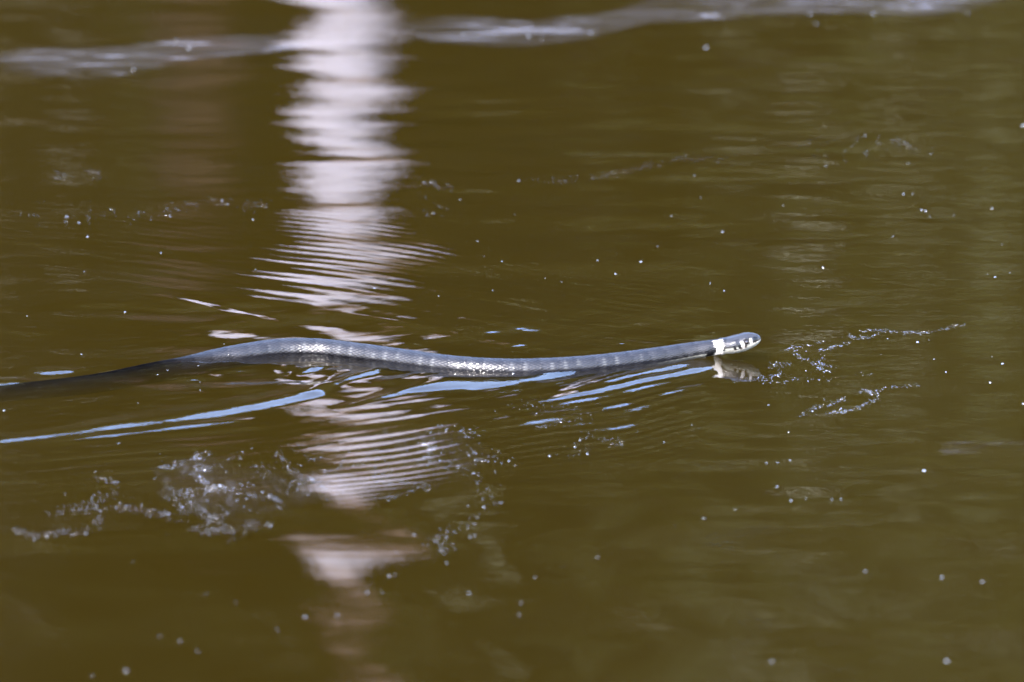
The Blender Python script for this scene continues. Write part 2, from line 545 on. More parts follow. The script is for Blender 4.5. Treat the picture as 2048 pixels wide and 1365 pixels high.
# floor as triangles
import bmesh
bm = bmesh.new(); bm.from_mesh(water.data)
bm.verts.ensure_lookup_table()
for q in fl:
    bm.faces.new([bm.verts[int(q[0])], bm.verts[int(q[1])], bm.verts[int(q[2])]])
bm.to_mesh(water.data); bm.free()
tag(water, 'murky brown pond water rippled by the wake of a swimming snake', kind='structure')


# ------------------------------------------------------------------ tubes, trees
def tube(path, radii, seg=12):
    path = np.asarray(path, dtype=float); n = len(path)
    tan = np.gradient(path, axis=0)
    tan /= np.linalg.norm(tan, axis=1)[:, None]
    ref = np.array([1.0, 0.2, 0.05])
    V = []
    for i in range(n):
        a = np.cross(tan[i], ref); a /= np.linalg.norm(a)
        b = np.cross(tan[i], a)
        th = np.linspace(0, 2 * math.pi, seg, endpoint=False)
        V.append(path[i] + radii[i] * (np.cos(th)[:, None] * a + np.sin(th)[:, None] * b))
    return np.concatenate(V), grid_faces(n, seg, True)


def join(parts):
    V, F, off = [], [], 0
    for v, f in parts:
        V.append(v); F.append(np.asarray(f) + off); off += len(v)
    return np.concatenate(V), np.concatenate(F)


def tree_meshes(seed, height, r0, crown_lo, crown_r, leaves, leaf, conifer=False, lean=0.0):
    g = np.random.default_rng(seed)
    n = 26
    zs = np.linspace(-0.4, height * 0.97, n)
    bend = np.cumsum(g.normal(0, 0.012, (n, 2)), axis=0) * np.linspace(0.1, 1, n)[:, None]
    path = np.column_stack([bend[:, 0] + lean * zs, bend[:, 1], zs])
    rad = r0 * (1 - 0.92 * np.clip(zs / height, 0, 1) ** 0.9) * (1 + 0.35 * np.exp(-np.clip(zs, 0, None) / 0.35))
    parts = [tube(path, rad, 16)]
    tips = []
    nl = int(26 if not conifer else 54)
    for i in range(nl):
        z = crown_lo + (height * 0.93 - crown_lo) * ((i + g.uniform(0, 1)) / nl)
        t = (z - crown_lo) / (height - crown_lo)
        az = g.uniform(0, 2 * math.pi)
        R = crown_r * ((1 - t) ** 0.8 if conifer else max(0.25, math.sin(math.pi * min(1, 0.18 + 0.80 * t)))) * g.uniform(0.65, 1.1)
        up = -0.15 if conifer else g.uniform(0.25, 0.8)
        k = np.linspace(0, 1, 7)
        base_p = np.array([np.interp(z, zs, path[:, 0]), np.interp(z, zs, path[:, 1]), z])
        p = base_p + np.column_stack([np.cos(az) * R * k, np.sin(az) * R * k, up * R * k - 0.25 * R * k ** 2])
        p[1:] += g.normal(0, 0.03 * R, (6, 3))
        rr = np.interp(z, zs, rad) * 0.38 * (1 - 0.9 * k) + 0.004
        parts.append(tube(p, rr, 6))
        for kk in np.linspace(0.3, 1.05, 5):
            tips.append((base_p + (p[-1] - base_p) * kk + g.normal(0, 0.1 * R, 3), 0.16 * R + 0.18))
    tips = tips + [(np.array([path[-1, 0], path[-1, 1], height * q]), 0.3) for q in (0.9, 0.94, 0.98, 1.0)]
    c = np.array([t[0] for t in tips]); s = np.array([t[1] for t in tips])
    idx = g.integers(0, len(tips), leaves)
    P = c[idx] + g.normal(0, 1, (leaves, 3)) * s[idx][:, None] * np.array([1, 1, 0.7])
    a = g.normal(0, 1, (leaves, 3)); a /= np.linalg.norm(a, axis=1)[:, None]
    b = np.cross(a, g.normal(0, 1, (leaves, 3))); b /= np.linalg.norm(b, axis=1)[:, None]
    L = leaf * g.uniform(0.6, 1.3, (leaves, 1))
    V = np.stack([P - a * L, P + b * L * 0.5, P + a * L, P - b * L * 0.5], 1).reshape(-1, 3)
    F = np.arange(leaves * 4).reshape(-1, 4)
    return join(parts), (V, F)


PROTO = {}


def plant(name, key, x, y, label, args, bark, leafmat, scale=1.0, turn=0.0, group='trees on the wooded far bank', cat='tree'):
    root = empty(name, (x, y, float(ground_z(np.array(x), np.array(y)))))
    root.rotation_euler = (0, 0, turn)
    root.scale = (scale,) * 3
    if key not in PROTO:
        (tv, tf), (cv, cf) = tree_meshes(*args)
        t = mesh_obj('trunk', tv, tf, bark, root)
        c = mesh_obj('crown', cv, cf, leafmat, root, smooth=False)
        PROTO[key] = (t, c)
    else:
        for o in PROTO[key]:
            k = o.copy(); COL.objects.link(k); k.parent = root
    return tag(root, label, cat, group)


def far_x(px, dist): return (px - 1024) * _K * dist   # sideways place of a trunk mirrored at this column

BY = 20.0
_bd = BY - _CL[1]
_bz = float(ground_z(np.array(0.0), np.array(BY)))
plant('birch_tree', 'birch', far_x(700, _bd / math.cos(ELEV)), BY, 'white-barked birch on the far bank mirrored as a pale column in the water',
      (3, 7.6, 0.235, 5.1, 1.7, 5000, 0.10), M['birch'], M['leaf_mid'])
plant('pine_tree', 'pine', far_x(405, 31), 22.8, 'brown-trunked pine behind the birch mirrored as a faint reddish band',
      (9, 7.4, 0.23, 4.2, 1.9, 6500, 0.12), M['bark'], M['leaf_dark'])
TREES = [  # x, y, kind, scale, turn
    (1.9, 19.2, 'l', 1.0, 0.4), (4.4, 20.6, 'm', 1.05, 1.9), (7.4, 19.6, 'l', 0.95, 2.7), (-3.1, 19.8, 'd', 1.0, 0.0),
    (-5.6, 19.0, 'm', 0.95, 4.0), (-8.6, 20.4, 'd', 1.05, 1.0), (10.6, 20.6, 'd', 1.0, 2.0), (-11.8, 19.4, 'm', 1.0, 3.0),
    (0.6, 25.6, 'm', 1.05, 5.0), (3.4, 26.2, 'd', 1.0, 3.3), (6.6, 25.2, 'm', 1.1, 0.9), (-1.9, 26.6, 'd', 1.05, 4.4),
    (-4.6, 25.4, 'm', 1.1, 2.2), (-7.8, 26.4, 'l', 1.0, 1.4), (9.8, 26.0, 'l', 1.0, 5.5), (-10.8, 25.2, 'd', 1.1, 0.5),
    (-0.4, 32.0, 'd', 1.0, 0.2), (-4.0, 32.6, 'd', 1.05, 1.2), (3.4, 31.6, 'm', 1.0, 2.6), (7.4, 32.4, 'd', 1.0, 3.6), (-8.0, 31.8, 'm', 1.0, 4.6),
]
KIND = {'l': ('light_leaved_tree', 'pale green broadleaf tree on the far bank', (21, 7.0, 0.17, 1.2, 2.2, 8000, 0.11), M['darkbark'], M['leaf_light']),
        'm': ('broadleaf_tree', 'mid green broadleaf tree on the far bank', (22, 7.5, 0.20, 1.3, 2.3, 8500, 0.115), M['darkbark'], M['leaf_mid']),
        'd': ('spruce_tree', 'dark green spruce tree on the far bank', (23, 7.9, 0.20, 0.8, 2.2, 9000, 0.11, True), M['darkbark'], M['leaf_dark'])}
for x, y, k, sc, tn in TREES:
    nm, lb, ar, bk, lf = KIND[k]
    plant(nm, k, x, y, lb, ar, bk, lf, sc * (0.90 if y < 23 else 0.98 if y < 30 else 1.08), tn, {'l': 'pale broadleaf trees on the far bank', 'm': 'mid green broadleaf trees on the far bank', 'd': 'spruce trees on the far bank'}[k])


# ------------------------------------------------------------------ the snake
hz = np.array([[*at(1522, 677.5, 0.0166), 0.0]])


def resample(P, step):
    """Catmull-Rom through the points, then even spacing along the length."""
    Q = np.vstack([2 * P[0] - P[1], P, 2 * P[-1] - P[-2]])
    out = []
    for i in range(1, len(Q) - 2):
        t = np.linspace(0, 1, 60, endpoint=False)[:, None]
        a, b, c, d = Q[i - 1], Q[i], Q[i + 1], Q[i + 2]
        out.append(0.5 * (2 * b + (c - a) * t + (2 * a - 5 * b + 4 * c - d) * t**2 + (3 * b - a - 3 * c + d) * t**3))
    out = np.vstack(out + [P[-1:]])
    s = np.concatenate([[0], np.cumsum(np.linalg.norm(np.diff(out[:, :3], axis=0), axis=1))])
    n = int(s[-1] / step)
    si = np.linspace(0, s[-1], n)
    return np.column_stack([np.interp(si, s, out[:, k]) for k in range(out.shape[1])]), si


body, s_body = resample(sp, 0.0008)
neck_s = s_body[-1]
# head: stations from the back of the collar to the snout
# fraction, half width, half height above axis, below axis (mm)
HEADP = np.array([[0.00, 7.5, 7.5, 7.5], [0.12, 8.2, 7.3, 7.3], [0.28, 9.6, 7.5, 7.8], [0.42, 10.0, 7.8, 8.2], [0.56, 9.2, 8.0, 8.0], [0.66, 8.2, 8.4, 7.6],
                  [0.76, 7.0, 7.9, 6.8], [0.86, 5.6, 6.6, 5.4], [0.94, 3.9, 4.7, 3.6], [0.985, 2.0, 2.6, 1.9], [1.0, 0.25, 0.3, 0.3]])
p0, p1 = body[-1, :3], hz[0, :3]
hl = np.linalg.norm(p1 - p0)
hf = np.concatenate([np.linspace(0, 0.9, 84)[1:], 0.9 + 0.1 * np.sin(np.linspace(0, math.pi / 2, 22))[1:]])
t0 = (body[-1, :3] - body[-8, :3]); t0 /= np.linalg.norm(t0)
d1 = (p1 - p0) / hl
ctrl = p0 + t0 * hl * 0.35
head_axis = ((1 - hf)**2)[:, None] * p0 + (2 * hf * (1 - hf))[:, None] * (0.5 * ctrl + 0.5 * (p0 + d1 * hl * 0.5)) + (hf**2)[:, None] * p1


def hp(col): return np.interp(hf, HEADP[:, 0], HEADP[:, col]) / 1000


AX = np.vstack([body[:, :3], head_axis])
nb_, nh = len(body), len(hf)
RW = np.concatenate([body[:, 3], hp(1)]); RT = np.concatenate([body[:, 3], hp(2)]); RB = np.concatenate([body[:, 3], hp(3)])
S = np.concatenate([s_body, neck_s + hf * hl])
T = np.gradient(AX, axis=0); T /= np.linalg.norm(T, axis=1)[:, None]
SEG = 104
th = np.linspace(0, 2 * math.pi, SEG, endpoint=False)   # 0 = spine, +90 deg = the flank turned to the lens
side = np.cross(T, np.array([0, 0, 1.0])); side /= np.linalg.norm(side, axis=1)[:, None]   # swimmer's right = toward the lens
upv = np.cross(side, T)
ct, stn = np.cos(th), np.sin(th)
hfrac = np.concatenate([np.zeros(nb_), hf])
ex = np.where(hfrac > 0, 1 + 0.05 * smooth01(hfrac / 0.4), 1.0)     # the head is boxier than the body
cc = np.sign(ct)[None, :] * np.abs(ct)[None, :] ** (1 / ex[:, None])
ss = np.sign(stn)[None, :] * np.abs(stn)[None, :] ** (1 / ex[:, None])
vert = np.where(cc > 0, RT[:, None], RB[:, None]) * cc
horz = RW[:, None] * ss
# scale relief: a diamond lattice of keeled scales
R0 = np.maximum(RW, 1e-4)
U, A = np.meshgrid(S, th, indexing='ij')
Aw = (A + math.pi) % (2 * math.pi) - math.pi           # -pi..pi from the spine
rows = 24
la, lb = U / 0.0058, Aw / (2 * math.pi) * rows
ca, cb = la + lb / 1.0, la - lb / 1.0
fa, fb = ca - np.floor(ca) - 0.5, cb - np.floor(cb) - 0.5
cellid = (np.floor(ca).astype(int) * 7919 + np.floor(cb).astype(int) * 104729) % 1009 / 1009.0
pill = (1 - np.abs(2 * fa) ** 3.5) * (1 - np.abs(2 * fb) ** 3.5)
keel = np.exp(-((fa - fb) / 0.13) ** 2)
ramp_ = (fa + fb)                                      # free edge of a scale points to the tail
dors = smooth01((2.25 - np.abs(Aw)) / 0.3)
relief = (0.00040 * pill + 0.00026 * keel * pill - 0.00034 * ramp_ * pill + 0.00016 * (cellid - 0.5)) * dors
bellyrel = 0.00012 * np.abs(np.sin(U / 0.0055 * math.pi)) * (1 - dors)
relief = (relief + bellyrel) * np.clip(R0 / 0.009, 0.2, 1)[:, None]
aab_ = np.abs(Aw)
hw = np.maximum(smooth01((0.22 - hfrac) / 0.2)[:, None], 0.30 * smooth01((aab_ - 0.8) / 0.2) * smooth01((0.72 - hfrac) / 0.1)[:, None])
# head plates: shallow grooves, brow ridge, mouth line, nostril
mouth_a = 1.98 - 0.28 * smooth01((hfrac - 0.35) / 0.6)
mouth = np.exp(-((np.abs(Aw) - mouth_a[:, None]) / 0.055) ** 2) * smooth01((hfrac - 0.30) / 0.06)[:, None] * smooth01((1.0 - hfrac) / 0.02)[:, None]
brow = np.exp(-((np.abs(Aw) - 0.98) / 0.20) ** 2) * np.exp(-((hfrac - 0.67) / 0.07) ** 2)[:, None]
eyepit = np.exp(-((np.abs(Aw) - 1.36) / 0.20) ** 2) * np.exp(-((hfrac - 0.675) / 0.045) ** 2)[:, None]
labial = np.abs(np.sin(hfrac * 26))[:, None] * smooth01((np.abs(Aw) - 1.55) / 0.1) * smooth01((2.5 - np.abs(Aw)) / 0.2) * (hfrac > 0.3)[:, None]
plates = 0.00012 * np.abs(np.sin(hfrac * 17 + 0.4))[:, None] ** 0.4 * smooth01((1.2 - np.abs(Aw)) / 0.2) * (hfrac > 0.1)[:, None]
headrel = -0.00045 * mouth + 0.00075 * brow - 0.0009 * eyepit + 0.00010 * labial + plates
relief = relief * np.where((hfrac > 0)[:, None], hw, 1) + headrel * (hfrac > 0)[:, None] * smooth01((1 - hfrac) / 0.08)[:, None]
norm_r = np.sqrt(vert**2 + horz**2) + 1e-9
vert = vert * (1 + relief / norm_r); horz = horz * (1 + relief / norm_r)
V = AX[:, None, :] + vert[..., None] * upv[:, None, :] + horz[..., None] * side[:, None, :]
# skin colours (markings only)
aab = np.abs(Aw)
grey = np.array([0.0155, 0.0152, 0.0165]); black = np.array([0.0025, 0.0025, 0.003]); cream = np.array([0.140, 0.138, 0.118]); white = np.array([0.44, 0.41, 0.37])
C = np.ones(V.shape) * grey
C *= (0.72 + 0.5 * cellid)[..., None]
edge = smooth01((np.maximum(np.abs(fa), np.abs(fb)) - 0.36) / 0.1)
C *= (1 - 0.55 * edge * dors)[..., None]


def lay(mask, col):
    global C
    C = C * (1 - mask[..., None]) + col * mask[..., None]


bx_, by_ = np.floor(ca), np.floor(cb)
spot = ((cellid > 0.90) & (aab < 1.7)).astype(float) * pill.clip(0, 1)
lay(0.75 * spot, black)
pale = (((np.floor(ca) + np.floor(cb)) % 4 == 0) & (cellid > 0.35) & (aab > 0.55) & (aab < 1.45)).astype(float) * (pill.clip(0, 1)) ** 0.6
lay(0.20 * pale * smooth01((neck_s - 0.05 - U) / 0.05) * smooth01((U - (neck_s - 0.46)) / 0.08), np.array([0.15, 0.15, 0.14]))
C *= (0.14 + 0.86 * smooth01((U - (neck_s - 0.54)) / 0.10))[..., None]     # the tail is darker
bars = smooth01((np.sin(U / 0.0125 * 2 * math.pi + 1.2 * np.sin(U * 90)) + 0.25) / 0.5) * smooth01((aab - 1.45) / 0.12) * smooth01((2.15 - aab) / 0.12)
lay(0.85 * bars, black)
neckpale = smooth01((U - (neck_s - 0.085)) / 0.05)
lay(0.72 * smooth01((aab - 1.30) / 0.25) * smooth01((2.2 - aab) / 0.1) * smooth01((neck_s - 0.03 - U) / 0.05), black)
bel = smooth01((aab - 1.92) / 0.1) * (0.35 + 0.65 * neckpale)
bell_c = (np.floor(U / 0.0058) % 2)[..., None] * (cream - black) * (0.06 + 0.94 * neckpale[..., None]) + black
bell_c = bell_c * (1 - neckpale[..., None]) + cream * neckpale[..., None]
lay(bel, bell_c)
# collar and the black half moons behind it
H = U - neck_s
slant = -0.0016 * (aab - 0.9)
HM = H + 0.004 - slant + 0.0030 * (cellid - 0.5)
crescent = window(HM, -0.0062, -0.0012, 0.0012, 0.0012) * window(aab, 1.30, 2.5, 0.3, 0.2)
lay(crescent, black)
collar = window(HM + 0.0022 * smooth01((1.3 - aab) / 0.9) + 0.0007 * value_noise(Aw * 5, U * 700, 71), 0.0010, 0.0076, 0.0012, 0.0016) * smooth01((aab - 0.22) / 0.16)
lay(collar, white)
headm = smooth01((HM - 0.0095) / 0.0012)
lay(headm * smooth01((1.55 - aab) / 0.2), np.array([0.018, 0.0185, 0.021]))
low_ = headm * smooth01((aab - 1.58) / 0.16)
lay(low_, cream)


def hbar(center, width, a0, a1, tilt, col=black, k=1.0):
    c = center + tilt * (aab - 1.6)
    lay(k * window(hfrac[:, None] - c, -width, width, 0.012, 0.012) * window(aab, a0, a1, 0.10, 0.10) * (hfrac > 0.05)[:, None], col)


hbar(0.46, 0.085, 0.85, 1.48, 0.05, np.array([0.008, 0.008, 0.010]), 0.85)
hbar(0.37, 0.026, 1.50, 1.98, 0.05)
hbar(0.49, 0.026, 1.50, 1.98, 0.08)
hbar(0.585, 0.035, 1.20, 1.92, 0.06, white * 0.55)
hbar(0.650, 0.020, 1.55, 1.95, -0.04)
hbar(0.775, 0.022, 1.12, 1.80, 0.00, white * 0.55)
hbar(0.735, 0.008, 1.0, 1.3, 0.0, black, 0.6)
hbar(0.865, 0.038, 0.95, 1.52, -0.03)
hbar(0.875, 0.014, 1.45, 1.75, -0.03, black, 0.85)
hbar(0.925, 0.010, 1.25, 1.60, 0.0, black, 0.6)
lay(mouth * 0.6 * (hfrac > 0.3)[:, None], np.array([0.08, 0.06, 0.05]))
lay(np.clip(eyepit * 1.5, 0, 1), np.array([0.006, 0.005, 0.005]))

root = empty('grass_snake', tuple(AX[nb_ // 2]))
tag(root, 'grey snake with white collar swimming with its head raised', 'snake')
Vv = V.reshape(-1, 3) - np.array(root.location)
n_ring = len(AX)
F = grid_faces(n_ring, SEG, True)[:, ::-1]
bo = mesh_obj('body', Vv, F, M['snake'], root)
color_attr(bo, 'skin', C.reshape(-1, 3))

# eyes
ei = nb_ + int(np.argmin(np.abs(hf - 0.675)))


def ball(rad, rings=12, seg=20, squash=1.0):
    V_, = [[]]
    for i in range(rings + 1):
        ph = math.pi * i / rings
        for j in range(seg):
            a = 2 * math.pi * j / seg
            V_.append((rad * math.sin(ph) * math.cos(a), rad * math.sin(ph) * math.sin(a), rad * squash * math.cos(ph)))
    return np.array(V_), grid_faces(rings + 1, seg, True)


for sgn in (1, -1):
    j = int(np.argmin(np.abs(((th + math.pi) % (2 * math.pi) - math.pi) - sgn * 1.36)))
    c = V[ei, j] - np.array(root.location)
    out = side[ei] * sgn * 0.92 + upv[ei] * 0.30
    bv, bf = ball(0.0023)
    e = mesh_obj('eye', bv + c - out * 0.0003, bf, M['iris'], root)
    pv, pf = ball(0.00200)
    mesh_obj('pupil', pv + c + out * 0.00052, pf, M['eye'], e)


# ------------------------------------------------------------------ scum, foam and bubbles
def dome(seg=8, rings=3):
    V_ = [(0, 0, 0.85)]
    for i in range(1, rings + 1):
        ph = math.pi / 2 * i / rings
        V_ += [(math.sin(ph) * math.cos(2 * math.pi * j / seg), math.sin(ph) * math.sin(2 * math.pi * j / seg), 0.85 * math.cos(ph)) for j in range(seg)]
    F_ = [(0, 1 + j, 1 + (j + 1) % seg) for j in range(seg)]
    for i in range(rings - 1):
        a = 1 + i * seg
        for j in range(seg):
            k = (j + 1) % seg
            F_ += [(a + j, a + seg + j, a + seg + k), (a + j, a + seg + k, a + k)]
    return np.array(V_, dtype=float), np.array(F_)


DV, DF = dome()


def foam(name, label, px_pts, radii, group=None):
    P = np.array([at(*p) for p in px_pts])
    z = water_z(P[:, 0], P[:, 1])
    C_ = np.column_stack([P[:, 0], P[:, 1], z - 0.0001])
    V_ = C_[:, None, :] + DV[None] * np.asarray(radii)[:, None, None]
    F_ = DF[None] + (np.arange(len(P)) * len(DV))[:, None, None]
    o = mesh_obj(name, V_.reshape(-1, 3), F_.reshape(-1, 3), M['foam'])
    return tag(o, label, 'foam', group, 'stuff')


def strand(pts, n, jit, clump=1.0):
    """Bubbles strewn along a drawn-out thread of scum, in knots."""
    jit = jit * 1.4
    p = np.array(pts, dtype=float)
    s = np.concatenate([[0], np.cumsum(np.hypot(*np.diff(p, axis=0).T))])
    t = rng.uniform(0, s[-1], n * 3)
    seed = int(rng.integers(1, 999))
    keep = value_noise(t / 14.0, t * 0 + 0.5, seed) * clump + 0.35 > rng.uniform(-0.6, 1.0, n * 3)
    t = t[keep][:n]
    x, y = np.interp(t, s, p[:, 0]), np.interp(t, s, p[:, 1])
    w1 = value_noise(t / 22, t * 0 + 3.5, seed + 1) * 6; w2 = value_noise(t / 16, t * 0 + 7.5, seed + 2) * 5
    return list(zip(x + w1 + rng.normal(0, jit, len(t)), y + w2 + rng.normal(0, jit * 0.55, len(t))))


def sizes(n, lo, hi, p=3.0): return 0.00024 + (hi * 0.47 - 0.00024) * rng.uniform(0, 1, n) ** p


def swirl(x0, x1, y0, y1, n, seed, fx=42.0, fy=20.0, sharp=0.14, shape=None):
    """Bubbles gathered on the folded threads of a stirred patch."""
    m = n * 30
    x, y = rng.uniform(x0, x1, m), rng.uniform(y0, y1, m)
    wxx = x + 30 * value_noise(x / 70, y / 45, seed + 5); wyy = y + 18 * value_noise(x / 60, y / 40, seed + 6)
    v = np.abs(value_noise(wxx / fx, wyy / fy, seed))
    ok = np.exp(-(v / sharp) ** 2) * (0.35 + 0.65 * (value_noise(x / 60, y / 30, seed + 9) > -0.2))
    u, vv = (x - x0) / (x1 - x0) * 2 - 1, (y - y0) / (y1 - y0) * 2 - 1
    if shape is not None: ok = ok * shape(x, y)
    else: ok = ok * np.clip(1.1 - u**2 - vv**2, 0, 1)
    k = rng.uniform(0, 1, m) < ok
    return list(zip(x[k][:n], y[k][:n]))


def blob(cx, cy, rx, ry): return lambda x, y: np.exp(-((x - cx) / rx) ** 2 - ((y - cy) / ry) ** 2)


p = swirl(300, 560, 890, 1090, 420, 101, shape=lambda x, y: blob(405, 960, 70, 55)(x, y) + blob(450, 1040, 60, 30)(x, y))
p += strand([(395, 905), (405, 930), (392, 955), (425, 975), (480, 985), (560, 1000)], 190, 4)
p += strand([(315, 938), (355, 930), (400, 915), (420, 905)], 80, 3)
p += strand([(380, 985), (390, 1010), (405, 1030), (450, 1048), (470, 1060)], 120, 5)
p += strand([(170, 1020), (230, 1010), (300, 1022), (345, 1032), (380, 1020)], 120, 6)
foam('foam', 'tangled patch of fine foam threads below the snake wake', p, sizes(len(p), 0.00035, 0.0014, 4))
p = swirl(480, 860, 890, 1030, 330, 131, shape=lambda x, y: blob(580, 965, 90, 34)(x, y) + 0.8 * blob(700, 930, 120, 40)(x, y))
p += strand([(550, 908), (585, 940), (625, 955), (655, 975)], 110, 4)
p += strand([(740, 962), (790, 965), (845, 970), (860, 985)], 70, 4) + strand([(750, 1000), (800, 990), (835, 980)], 50, 4)
p += strand([(490, 1055), (520, 1040), (545, 1056)], 40, 5)
foam('foam', 'drawn-out foam threads lying across the pale trunk reflection', p, sizes(len(p), 0.00035, 0.0013, 4))
p = strand([(0, 1052), (40, 1062), (80, 1075), (130, 1066), (190, 1055), (205, 1035)], 130, 5)
p += strand([(100, 1028), (150, 1018), (190, 1000), (240, 985)], 90, 7) + strand([(200, 955), (230, 965), (235, 985)], 40, 4)
foam('foam', 'thin broken line of foam trailing off the tangled patch', p, sizes(len(p), 0.00035, 0.0012, 4))
p = strand([(855, 1095), (865, 1075), (900, 1065), (950, 1040), (985, 1020), (975, 985), (940, 945), (900, 925)], 110, 7)
p += strand([(860, 890), (920, 900), (960, 905), (1010, 925)], 60, 10) + strand([(850, 860), (930, 862), (960, 872)], 70, 6)
p += strand([(870, 1105), (895, 1098), (860, 1080)], 40, 6) + swirl(830, 1010, 850, 940, 130, 171)
foam('foam', 'loose loop of bubbles beside the pale trunk reflection', p, sizes(len(p), 0.0004, 0.0016, 4))
p = strand([(1710, 662), (1745, 660), (1775, 662), (1810, 668), (1850, 668), (1900, 655), (1930, 652)], 170, 2.5)
p += strand([(1700, 672), (1740, 676), (1760, 668)], 70, 3) + strand([(1700, 685), (1670, 694), (1640, 703), (1650, 712), (1630, 722), (1660, 735)], 130, 2.5)
p += strand([(1590, 705), (1605, 718), (1630, 732), (1655, 745)], 110, 2.5) + strand([(1565, 698), (1600, 697), (1625, 685), (1650, 684)], 60, 2.5)
p += strand([(1520, 752), (1560, 750), (1557, 738)], 60, 2.5) + strand([(1540, 735), (1555, 725), (1580, 726)], 50, 2.5)
foam('foam', 'zigzag foam threads on the water ahead of the snake head', p, sizes(len(p), 0.00035, 0.0012, 3.5))
p = strand([(1602, 832), (1640, 812), (1670, 800), (1690, 795)], 80, 4) + strand([(1660, 828), (1700, 822), (1730, 812), (1745, 802)], 110, 3)
p += strand([(1710, 782), (1740, 780), (1790, 775), (1840, 770)], 80, 2.5) + strand([(1745, 800), (1755, 790), (1735, 785)], 40, 3)
p += strand([(1465, 762), (1510, 760), (1560, 764), (1650, 758), (1700, 752), (1745, 748)], 80, 3)
foam('foam', 'short foam streaks on the water further ahead below the zigzag threads', p, sizes(len(p), 0.00035, 0.0013, 3.5))
p = swirl(20, 240, 395, 455, 90, 201) + strand([(250, 440), (300, 430), (340, 425), (400, 405), (450, 405), (540, 412)], 110, 8) + swirl(100, 230, 335, 365, 60, 207)
foam('foam', 'faint scatter of fine bubbles beyond the tail beside the pale reflection', p, sizes(len(p), 0.00035, 0.0011, 4))
p = strand([(1060, 362), (1110, 366), (1180, 352), (1250, 345), (1330, 325), (1450, 318)], 120, 4) + swirl(1580, 1880, 265, 330, 110, 211) + swirl(830, 920, 355, 440, 60, 219)
foam('foam', 'faint line of fine bubbles on open water beyond the snake head', p, sizes(len(p), 0.00035, 0.0010, 4))
p = strand([(1010, 812), (1060, 808), (1090, 822), (1130, 800), (1170, 836)], 60, 12) + swirl(1080, 1270, 860, 920, 70, 231) + strand([(1060, 856), (1120, 842), (1170, 838)], 50, 3)
foam('foam', 'sparse flecks of foam just below the fan of ripples by the neck', p, sizes(len(p), 0.00035, 0.0011, 4))


def film(label, top, bottom, nx_=160, ny_=26, dense=1.0, mat='film'):
    """A sheet of scum lying on the water between two drawn edges."""
    ft, fb_ = np.array(top, dtype=float), np.array(bottom, dtype=float)
    xs = np.linspace(max(ft[0, 0], fb_[0, 0]), min(ft[-1, 0], fb_[-1, 0]), nx_)
    V_, cov = [], []
    for j in range(ny_):
        t = j / (ny_ - 1)
        for i, x in enumerate(xs):
            y = np.interp(x, ft[:, 0], ft[:, 1]) * (1 - t) + np.interp(x, fb_[:, 0], fb_[:, 1]) * t
            q = at(x, y)
            V_.append([q[0], q[1], 0])
            e = min(i, nx_ - 1 - i) / (nx_ * 0.2)
            cov.append(dense * min(1, e) * float(smooth01(np.array(min(t / 0.22, (1 - t) / 0.45)))))
    V_ = np.array(V_)
    V_[:, 2] = water_z(V_[:, 0], V_[:, 1]) + 0.0012
    o = mesh_obj('scum_film', V_, grid_faces(ny_, nx_), M[mat])
    color_attr(o, 'cover', np.repeat(np.array(cov)[:, None], 3, 1))
    return tag(o, label, 'scum', None, 'stuff')


film('bluish scum band drifting left of the pale trunk reflection', [(-90, 104), (0, 96), (100, 88), (250, 86), (400, 66), (500, 66), (720, 62)],
     [(-90, 160), (0, 165), (140, 178), (280, 166), (400, 134), (520, 120), (720, 112)])
film('long bluish scum band drifting right of the pale trunk reflection', [(690, 22), (930, 26), (1060, 36), (1200, 22), (1300, -6), (1600, -14), (2140, -30)],
     [(690, 84), (930, 112), (1060, 112), (1180, 96), (1300, 64), (1500, 50), (1700, 42), (1870, 52), (1960, 34), (2140, 10)])
film('small smear of scum on open water ahead of the snake', [(1830, 884), (1920, 876), (2000, 880), (2120, 878)], [(1830, 934), (1920, 930), (2000, 922), (2120, 920)], 80, 16, 0.46)
film('hazy film of fine scum round the tangled foam below the wake', [(270, 925), (350, 905), (420, 892), (520, 930), (640, 930), (760, 940)], [(270, 1030), (350, 1050), (430, 1092), (520, 1075), (640, 1030), (760, 1020)], 120, 60, 1.0, 'haze_film')
film('thin hazy film lying over the mirrored trunk below the ripple fan', [(640, 850), (760, 838), (900, 850), (1010, 880)], [(640, 985), (760, 1000), (900, 980), (1010, 960)], 90, 50, 0.85, 'haze_film')

